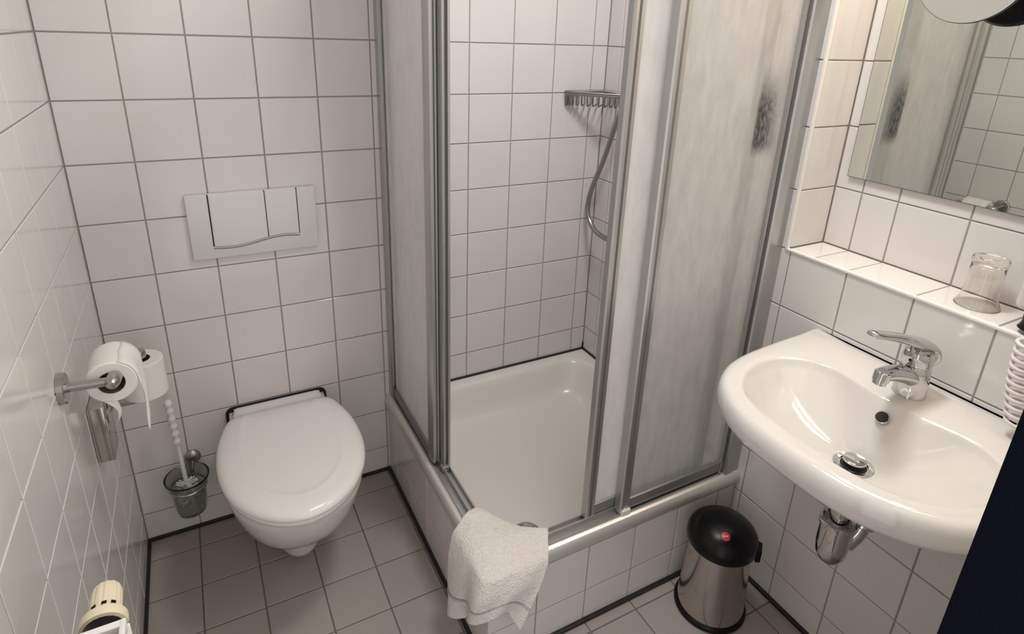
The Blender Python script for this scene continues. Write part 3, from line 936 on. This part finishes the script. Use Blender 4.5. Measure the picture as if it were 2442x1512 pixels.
backn = 40
backl = [Vector((XR - 0.0005, outer_pts[-1][1] + (outer_pts[0][1] - outer_pts[-1][1]) * k / backn, 0)) for k in range(1, backn)]
OUT = front + backl
NS = len(OUT)
DC = Vector((1.318, SCY, 0))      # drain
# inner basin border measured as radius about the drain for each direction
in_half = [(1.412, 0.0), (1.408, 0.045), (1.414, 0.09), (1.418, 0.13), (1.408, 0.165), (1.384, 0.196), (1.345, 0.219), (1.300, 0.224), (1.255, 0.215), (1.210, 0.192), (1.175, 0.158), (1.155, 0.110), (1.146, 0.055), (1.143, 0.0)]
in_pts = [(x, SCY + d) for x, d in in_half] + [(x, SCY - d) for x, d in reversed(in_half[1:-1])]
INC = catmull([(x, y, 0) for x, y in in_pts], 10, closed=True)
AC = Vector((1.285, SCY, 0))
ang = sorted([(math.atan2(p.y - AC.y, p.x - AC.x), (p - AC).length) for p in INC])
aa = [ang[-1][0] - 2 * PI] + [a for a, r in ang] + [ang[0][0] + 2 * PI]
rr = [ang[-1][1]] + [r for a, r in ang] + [ang[0][1]]
INN = []
for p in OUT:
    t = math.atan2(p.y - AC.y, p.x - AC.x)
    r = interp(aa, rr, t)
    INN.append(AC + Vector((math.cos(t) * r, math.sin(t) * r, 0)))
def sring(base, z, off=0.0, c=AC, tow=None, f=0.0, keep_back=True):
    out = []
    for i, p in enumerate(base):
        v = p - c
        l = v.length
        q = c + v * ((l - off) / l)
        if tow is not None:
            q = q.lerp(tow[i] if isinstance(tow, list) else tow, f)
        if keep_back and base is OUT and p.x > XR - 0.002:
            q.x = XR - 0.0005
        out.append(Vector((q.x, q.y, z(p) if callable(z) else z)))
    return out
def deck(p):      # the deck rises a little towards the wall
    return RIM + 0.004 * max(0.0, min(1.0, (p.x - 1.50) / 0.04))
DR = [DC + Vector((math.cos(t), math.sin(t), 0)) * 0.030 for t in [math.atan2(p.y - DC.y, p.x - DC.x) for p in OUT]]
bm = bmesh.new()
rings = []
UB = Vector((1.40, SCY, 0))
rings.append(sring(OUT, 0.652, 0, tow=UB, f=0.80, keep_back=False))
rings.append(sring(OUT, 0.660, 0, tow=UB, f=0.66, keep_back=False))
rings.append(sring(OUT, 0.682, 0, tow=UB, f=0.50, keep_back=False))
rings.append(sring(OUT, 0.716, 0, tow=UB, f=0.32, keep_back=False))
rings.append(sring(OUT, 0.750, 0, tow=UB, f=0.19, keep_back=False))
rings.append(sring(OUT, 0.768, 0.030))
rings.append(sring(OUT, 0.772, 0.018))
rings.append(sring(OUT, 0.778, 0.009))
rings.append(sring(OUT, 0.788, 0.003))
rings.append(sring(OUT, 0.802, 0.000))
rings.append(sring(OUT, 0.816, 0.002))
rings.append(sring(OUT, lambda p: deck(p) - 0.008, 0.006))
rings.append(sring(OUT, lambda p: deck(p) - 0.0025, 0.013))
rings.append(sring(OUT, lambda p: deck(p) - 0.0003, 0.021))
rings.append(sring(OUT, RIM, 0.0, tow=INN, f=0.60))
rings.append(sring(INN, RIM, -0.008))
rings.append(sring(INN, RIM - 0.0012, -0.0035))
rings.append(sring(INN, RIM - 0.0050, 0.0005))
rings.append(sring(INN, RIM - 0.0120, 0.0040))
def inr(f, z):
    pts = sring(INN, z, 0.005, tow=DR, f=f)
    for p, q in zip(pts, INN):
        w = max(0.0, min(1.0, 0.5 + 1.1 * (q - DC).normalized().x))
        p.z = p.z * (1 - w) + w * (0.822 - 0.100 * f ** 0.92)
    return pts
for f, z in ((0.05, 0.810), (0.10, 0.795), (0.17, 0.778), (0.27, 0.762), (0.40, 0.748), (0.54, 0.738), (0.68, 0.7305), (0.80, 0.7262), (0.90, 0.7235), (1.0, 0.722)):
    rings.append(inr(f, z))
add_rings(bm, rings)
obj('basin', bm, 'ceramic', sk, True, 60)
# overflow hole: short dark sleeve in the back slope of the bowl
ov = Vector((1.390, SCY + 0.008, 0.8045)); on = Vector((-0.70, 0, 0.71)).normalized()
obj('overflow_ring', lathe([(0.0128, -0.006), (0.0128, 0.0012), (0.0112, 0.0016), (0.0108, -0.006)], ov, on, 28, False, False), 'chrome', sk, True, 40)
obj('overflow_hole', lathe([(0.0108, -0.004), (0.0108, 0.0006), (0.0, 0.0006)], ov, on, 28), 'dark_hole', sk, True, 40)
obj('drain_ring', lathe([(0.0365, -0.002), (0.0365, 0.002), (0.034, 0.004), (0.026, 0.0025), (0.0245, -0.002)], (DC.x, DC.y, 0.7225), n=36, cap0=False, cap1=False), 'chrome', sk, True, 40)
obj('drain_hole', lathe([(0.0235, -0.003), (0.0235, 0.0008), (0.0, 0.0008)], (DC.x, DC.y, 0.7225), n=28), 'dark_hole', sk, True, 40)
obj('drain_plug', lathe([(0.006, 0.0), (0.006, 0.008), (0.0195, 0.009), (0.0212, 0.0115), (0.0205, 0.0145), (0.015, 0.0158), (0.0, 0.0160)], (DC.x, DC.y, 0.7225), n=32), 'chrome', sk, True, 40)

# tap
TX = 1.474
tp = thing('tap', (TX, SCY, RIM), 'chrome single-lever mixer tap on the washbasin', 'tap')
ty = SCY + 0.014
obj('body', lathe([(0.0305, 0.0), (0.0305, 0.003), (0.0292, 0.006), (0.0285, 0.035), (0.0278, 0.058), (0.0260, 0.063), (0.0250, 0.065), (0.0250, 0.068), (0.0268, 0.071), (0.0268, 0.088), (0.0245, 0.098), (0.014, 0.105), (0.0, 0.107)], (TX, ty, RIM - 0.0005), (-0.05, 0, 1), 40), 'chrome', tp, True, 30)
bm = bmesh.new()
sp_pts = catmull([(TX - 0.004, ty, RIM + 0.036), (TX - 0.042, ty, RIM + 0.053), (TX - 0.082, ty, RIM + 0.066), (TX - 0.112, ty, RIM + 0.071)], 6)
def oval_tube(bm, pts, rads):
    rings = []
    for i, p in enumerate(pts):
        d = (pts[min(i + 1, len(pts) - 1)] - pts[max(i - 1, 0)]).normalized()
        u = Vector((0, 1, 0))
        v = d.cross(u).normalized()
        t = i / (len(pts) - 1)
        ra, rb = rads(t)
        rings.append([p + u * (ra * math.cos(a)) + v * (rb * math.sin(a)) for a in [2 * PI * k / 24 for k in range(24)]])
    add_rings(bm, rings)
oval_tube(bm, sp_pts, lambda t: (0.0225 - 0.008 * t, 0.0200 - 0.0075 * t))
obj('spout', bm, 'chrome', tp, True, 60)
obj('aerator', lathe([(0.0125, 0.012), (0.0145, 0.010), (0.0145, -0.006), (0.0125, -0.0065), (0.0125, -0.013), (0.0105, -0.0145), (0.0, -0.0135)], (TX - 0.117, ty, RIM + 0.0660), (0.22, 0, 1), 28), 'chrome', tp, True, 30)
bm = bmesh.new()
lv = catmull([(TX + 0.028, ty, RIM + 0.062), (TX + 0.026, ty, RIM + 0.085), (TX + 0.004, ty, RIM + 0.108), (TX - 0.048, ty, RIM + 0.127), (TX - 0.102, ty, RIM + 0.147), (TX - 0.158, ty, RIM + 0.164), (TX - 0.190, ty, RIM + 0.173)], 6)
def lev(t):
    w = interp([0, 0.12, 0.3, 0.45, 0.7, 0.93, 1.0], [0.017, 0.0265, 0.028, 0.0235, 0.0145, 0.0125, 0.007], t)
    h = interp([0, 0.2, 0.45, 0.8, 0.95, 1.0], [0.007, 0.0110, 0.0105, 0.0075, 0.0070, 0.0035], t)
    return w, h
oval_tube(bm, lv, lev)
obj('lever', bm, 'chrome', tp, True, 60)
obj('temperature_dot', lathe([(0.0028, 0), (0.0028, 0.001), (0.0, 0.0012)], (TX - 0.0305, ty, RIM + 0.082), (-1, 0, 0.05), 14), 'black_plastic', tp, True)

# bottle trap
sx = DC.x + 0.012
st = thing('bottle_trap', (sx, SCY, 0.48), 'chrome bottle trap under the washbasin', 'siphon')
obj('tailpiece', lathe([(0.0185, 0.0), (0.0185, 0.076)], (sx, SCY + 0.004, 0.575), n=32), 'chrome', st, True, 40)
obj('trap_cup', lathe([(0.0, 0.0), (0.012, 0.002), (0.022, 0.010), (0.029, 0.026), (0.0315, 0.050), (0.0320, 0.094), (0.0345, 0.096), (0.0355, 0.103), (0.0345, 0.110), (0.030, 0.112), (0.026, 0.104), (0.0195, 0.103)], (sx, SCY + 0.004, 0.472), n=40), 'chrome', st, True, 40)
obj('outlet_pipe', tube(catmull([(sx + 0.020, SCY - 0.010, 0.520), (sx + 0.040, SCY - 0.016, 0.545), (sx + 0.052, SCY - 0.018, 0.580), (sx + 0.070, SCY - 0.016, 0.615), (sx + 0.100, SCY - 0.012, 0.630), (XR - 0.004, SCY, 0.632)], 6), 0.0165, 22), 'chrome', st, True, 60)
obj('union_nut', lathe([(0.0215, -0.009), (0.0245, -0.006), (0.0245, 0.006), (0.0215, 0.009)], (sx + 0.050, SCY - 0.018, 0.574), (0.28, -0.05, 1), 24), 'chrome', st, True, 40)
obj('wall_rosette', lathe([(0.034, 0), (0.032, 0.006), (0.020, 0.012), (0.0172, 0.012)], (XR - 0.0003, SCY, 0.632), (-1, 0, 0), 30), 'chrome', st, True, 40)

# ------------------------------------------------------------------ waste bin
BX, BY = 1.3840, -0.9130
bn = thing('waste_bin', (BX, BY, 0), 'small stainless steel waste bin with domed black lid below the washbasin', 'bin')
obj('body', lathe([(0.0905, 0.006), (0.0900, 0.012), (0.0860, 0.08), (0.0815, 0.15), (0.0800, 0.20), (0.0800, 0.246)], (BX, BY, 0), n=64), 'bin_steel', bn, True, 40)
obj('base_ring', lathe([(0.090, 0.0005), (0.0955, 0.002), (0.0965, 0.008), (0.0950, 0.014), (0.0905, 0.0165), (0.088, 0.010)], (BX, BY, 0), n=64), 'black_plastic', bn, True, 50)
obj('lid', lathe([(r_, h_ + 0.016) for r_, h_ in ((0.0815, 0.214), (0.0880, 0.212), (0.0905, 0.217), (0.0905, 0.233), (0.0890, 0.241), (0.083, 0.252), (0.072, 0.263), (0.055, 0.273), (0.034, 0.280), (0.014, 0.283), (0.0, 0.2835))], (BX, BY, 0), n=64), 'black_plastic', bn, True, 50)
hdv = Vector((0.62, -0.78, 0)).normalized()
bm = bmesh.new()
hc = Vector((BX, BY, 0)) + hdv * 0.092
sd = Vector((0, 0, 1)).cross(hdv)
for z0_, z1_ in ((0.212, 0.246),):
    V = [hc + sd * 0.021, hc - sd * 0.021, hc - sd * 0.017 + hdv * 0.013, hc + sd * 0.017 + hdv * 0.013]
    V = [v - hdv * 0.006 for v in V]
    add_rings(bm, [[v + Vector((0, 0, z0_)) for v in V], [v + Vector((0, 0, z1_)) for v in V]])
obj('hinge', bm, 'black_plastic', bn)
# round badge on the dome facing the room
bd = Vector((-0.32, -0.55, 0)).normalized()
rb = 0.020
bc = Vector((BX - 0.0360, BY - 0.0360, 0.2895))
bn_n = Vector((-0.32, -0.32, 1.0)).normalized()
bdg = obj('badge', lathe([(0.0115, -0.0035), (0.0115, 0.0006), (0.0105, 0.0011), (0.0, 0.0012)], bc, bn_n, 28), 'red_badge', bn, True, 40)
bm = bmesh.new()
u_ = Vector((0.86, -0.5, 0)); u_ = (u_ - bn_n * u_.dot(bn_n)).normalized(); v_ = bn_n.cross(u_)
for k, wd_ in ((0, 0.0062),):
    c0 = bc + bn_n * 0.0013
    V = [c0 + u_ * wd_ + v_ * 0.0016, c0 - u_ * wd_ + v_ * 0.0016, c0 - u_ * wd_ - v_ * 0.0016, c0 + u_ * wd_ - v_ * 0.0016]
    add_rings(bm, [V, [v + bn_n * 0.0002 for v in V]])
obj('badge_mark', bm, 'red_badge_pale', bdg)

# ------------------------------------------------------------------ towel draped over the base corner
def towel_bm():
    NU, NV = 64, 72
    I_ = catmull([(0.776, -0.630, 0.333), (0.800, -0.633, 0.336), (0.838, -0.690, 0.331), (0.872, -0.728, 0.329), (0.926, -0.764, 0.333)], 16)
    P_ = catmull([(0.722, -0.655, 0.312), (0.721, -0.735, 0.314), (0.732, -0.806, 0.317), (0.800, -0.829, 0.316), (0.888, -0.829, 0.308)], 16)
    Q_ = catmull([(0.702, -0.690, 0.092), (0.705, -0.752, 0.142), (0.711, -0.812, 0.196), (0.764, -0.838, 0.222), (0.806, -0.836, 0.160)], 16)
    ctr = Vector((0.86, -0.69, 0))
    grid, nrm = [], []
    for j in range(NV + 1):
        v = j / NV
        row = []
        for i in range(NU + 1):
            u = i / NU
            A, P, Q = I_[i], P_[i], Q_[i]
            out = Vector((P.x - ctr.x, P.y - ctr.y, 0)).normalized()
            if j == 0:
                nrm.append(out)
            if v < 0.10:                               # tail tucked inside
                t = v / 0.10
                q = A + Vector((-out.x * 0.0, -out.y * 0.0, -0.020 * (1 - t) ** 1.5)) - out * 0.004 * (1 - t)
            elif v < 0.36:                             # across the rails
                t = (v - 0.10) / 0.26
                q = A.lerp(P, t)
                q.z += 0.010 * math.sin(PI * t) + 0.018 * max(0, t - 0.7) * (1 - t) * 6 * 0.3
                q.z += 0.0025 * math.sin(9 * u + 7 * t)
            else:                                      # hanging part
                t = (v - 0.36) / 0.64
                q = P.lerp(Q, t)
                s_ = math.sin(PI * min(1.0, t * 1.0))
                q += out * (0.007 * math.sin(PI * min(1, t * 2.2) * 0.5) * (1 - 0.5 * t) + 0.004 * s_)
                amp = 0.25 + 0.75 * t
                q += out * amp * (0.0090 * math.sin(u * 12.5 + 0.9) + 0.0050 * math.sin(u * 21 + 2.4 + 3 * t))
                q.z += 0.004 * t * math.sin(u * 16 + 1.0)
            row.append(q)
        grid.append(row)
    # soften the crease where the cloth bends over the rail
    for _ in range(3):
        new = [r[:] for r in grid]
        for j in range(1, NV):
            for i in range(NU + 1):
                new[j][i] = grid[j][i] * 0.5 + (grid[j - 1][i] + grid[j + 1][i]) * 0.25
        grid = new
    bm = bmesh.new()
    V = [[bm.verts.new(q) for q in row] for row in grid]
    for a, b in zip(V[:-1], V[1:]):
        for i in range(NU):
            bm.faces.new((a[i], a[i + 1], b[i + 1], b[i]))
    return bm, grid, nrm
tbm, tgrid, tnrm = towel_bm()
tw = thing('towel', (SX, SY, 0.30), 'white terry hand towel draped over the corner of the shower base', 'towel')
cl = obj('cloth', tbm, 'terry', tw, True)
md = cl.modifiers.new('thick', 'SOLIDIFY'); md.thickness = 0.007; md.offset = 0.0
# flat woven stripe near the hem
bm = bmesh.new()
jr = (57, 58)
rws = []
for fr in (-0.35, 0.5, 1.35):
    rws.append([(tgrid[jr[0]][i] + (tgrid[jr[1]][i] - tgrid[jr[0]][i]) * fr) + tnrm[i] * 0.0058 for i in range(len(tnrm))])
add_rings(bm, rws, closed=False)
simple('terry_band', (0.50, 0.48, 0.46), 0.9, spec=0.1)
obj('woven_stripe', bm, 'terry_band', cl, True)

# ------------------------------------------------------------------ mirror, magnifying mirror, vanity lamp
mr_ = thing('wall_mirror', (NX, -1.14, 1.183), 'frameless rectangular mirror hung in the tiled niche above the basin', 'mirror')
MY0, MY1, MZ0, MZ1 = -0.846, -1.418, 1.183, 1.80
obj('backing', box(NX - 0.0084, NX - 0.0006, MY1 - 0.0015, MY0 + 0.0015, MZ0 - 0.0012, MZ1 + 0.0015), 'mirror_edge', mr_)
obj('glass', box(NX - 0.0090, NX - 0.0080, MY1, MY0, MZ0, MZ1), 'mirror_silver', mr_)
mg = thing('magnifying_mirror', (NX, -1.15, 1.63), 'round magnifying mirror with black back in front of the wall mirror', 'mirror')
mc = Vector((1.588, -1.050, 1.6230)); mn = Vector((-1.0, -0.10, -0.04)).normalized()
obj('rim', lathe([(0.0, -0.013), (0.075, -0.013), (0.091, -0.010), (0.0960, -0.002), (0.0955, 0.003), (0.0925, 0.0035), (0.0925, 0.0), (0.0, 0.0)], mc, mn, 64), 'black_plastic', mg, True, 40)
obj('glass', lathe([(0.0945, 0.0020), (0.0945, 0.0045), (0.085, 0.0040), (0.060, 0.0026), (0.030, 0.0016), (0.0, 0.0012)], mc, mn, 64), 'mirror_silver', mg, True, 40)
obj('arm', tube(catmull([tuple(mc - mn * 0.012), (1.625, -1.055, 1.66), (1.640, -1.065, 1.76), (1.650, -1.075, 1.825)], 6), 0.006, 12), 'chrome', mg, True)
obj('wall_plate', lathe([(0.026, 0), (0.026, 0.008), (0.010, 0.012), (0.009, 0.034)], (NX - 0.0003, -1.078, 1.835), (-1, 0, 0), 28), 'chrome', mg, True, 40)
vl = thing('vanity_lamp', (NX, -1.16, 1.90), 'strip lamp above the mirror at the top of the niche', 'lamp')
obj('housing', box(NX - 0.03, NX - 0.0005, -1.44, -0.88, 1.875, 1.945, 0.004), 'white_plastic', vl, True, 40)
obj('diffuser', box(NX - 0.075, NX - 0.030, -1.43, -0.89, 1.880, 1.940, 0.018, 4), 'lamp_diffuser', vl, True, 40)
cl_ = thing('ceiling_lamp', (LAMP[0], LAMP[1], CEIL_Z), 'round ceiling lamp with opal diffuser', 'lamp')
obj('diffuser', lathe([(0.15, 0), (0.15, -0.02), (0.14, -0.045), (0.11, -0.062), (0.05, -0.070), (0.0, -0.071)], (LAMP[0], LAMP[1], CEIL_Z), n=48), 'lamp_diffuser', cl_, True, 40)

# ------------------------------------------------------------------ tumbler on the ledge
gx, gy = 1.622, -1.2030
gz = NZ0 + 0.0006
gl = thing('tumbler', (gx, gy, gz), 'clear glass tumbler turned upside down on the niche ledge', 'glass')
pf = [(0.0385, 0.000), (0.0392, 0.0012), (0.0385, 0.0030), (0.0370, 0.006), (0.0330, 0.0135), (0.0318, 0.018), (0.0296, 0.060), (0.0290, 0.088), (0.0305, 0.092), (0.0305, 0.099), (0.0285, 0.103), (0.022, 0.1035), (0.0, 0.1015)]
pi_ = [(0.0, 0.0910), (0.022, 0.0905), (0.0262, 0.086), (0.0274, 0.060), (0.0296, 0.018), (0.0310, 0.0130), (0.0352, 0.0055), (0.0372, 0.0005)]
obj('vessel', lathe(pf + pi_ + [(0.0385, 0.0)], (gx, gy, gz), n=48, cap0=False, cap1=False), 'clear_glass', gl, True, 60)

# ------------------------------------------------------------------ hair dryer with coiled cord
hdr = thing('hair_dryer', (1.60, -1.32, 1.03), 'black hair dryer in a white holder at the right end of the ledge', 'hair dryer')
bm = bmesh.new()
add_box(bm, 1.592, 1.676, -1.40, -1.2680, NZ0 + 0.030, 1.27, 0.012, 3)
obj('holder', bm, 'white_plastic', hdr, True, 40)
obj('nozzle', lathe([(0.026, 0.0), (0.0235, 0.004), (0.022, 0.012), (0.026, 0.06), (0.033, 0.10)], (1.575, -1.3180, 1.010), (0.0, -0.05, 1), 36), 'black_plastic', hdr, True, 40)
obj('barrel', lathe([(0.033, 0.10), (0.040, 0.13), (0.042, 0.18), (0.036, 0.22), (0.02, 0.235), (0.0, 0.236)], (1.575, -1.3180, 1.010), (0.0, -0.05, 1), 36), 'black_plastic', hdr, True, 40)
cc = []
p0, p1 = Vector((1.510, -1.3340, 1.010)), Vector((1.497, -1.3625, 0.857))
turns = 11
for k in range(turns * 20 + 1):
    t = k / (turns * 20)
    a = 2 * PI * turns * t
    c = p0.lerp(p1, t)
    c = c + Vector((0, 0.006 * math.sin(t * PI), 0))
    cc.append(c + Vector((0.0125 * math.cos(a), 0.0125 * math.sin(a), 0)))
obj('coiled_cord', tube(cc, 0.0036, 8), 'cord_plastic', hdr, True)
obj('cord_tail', tube(catmull([cc[0], Vector((1.53, -1.36, 1.03)), Vector((1.57, -1.39, 1.06)), Vector((1.60, -1.385, 1.08))], 6), 0.0027, 8), 'cord_plastic', hdr, True)
obj('cord_loop', tube(catmull([cc[-1], Vector((1.495, -1.39, 0.852)), Vector((1.50, -1.45, 0.90)), Vector((1.53, -1.47, 1.0)), Vector((1.56, -1.40, 1.10))], 8), 0.0027, 8), 'cord_plastic', hdr, True)
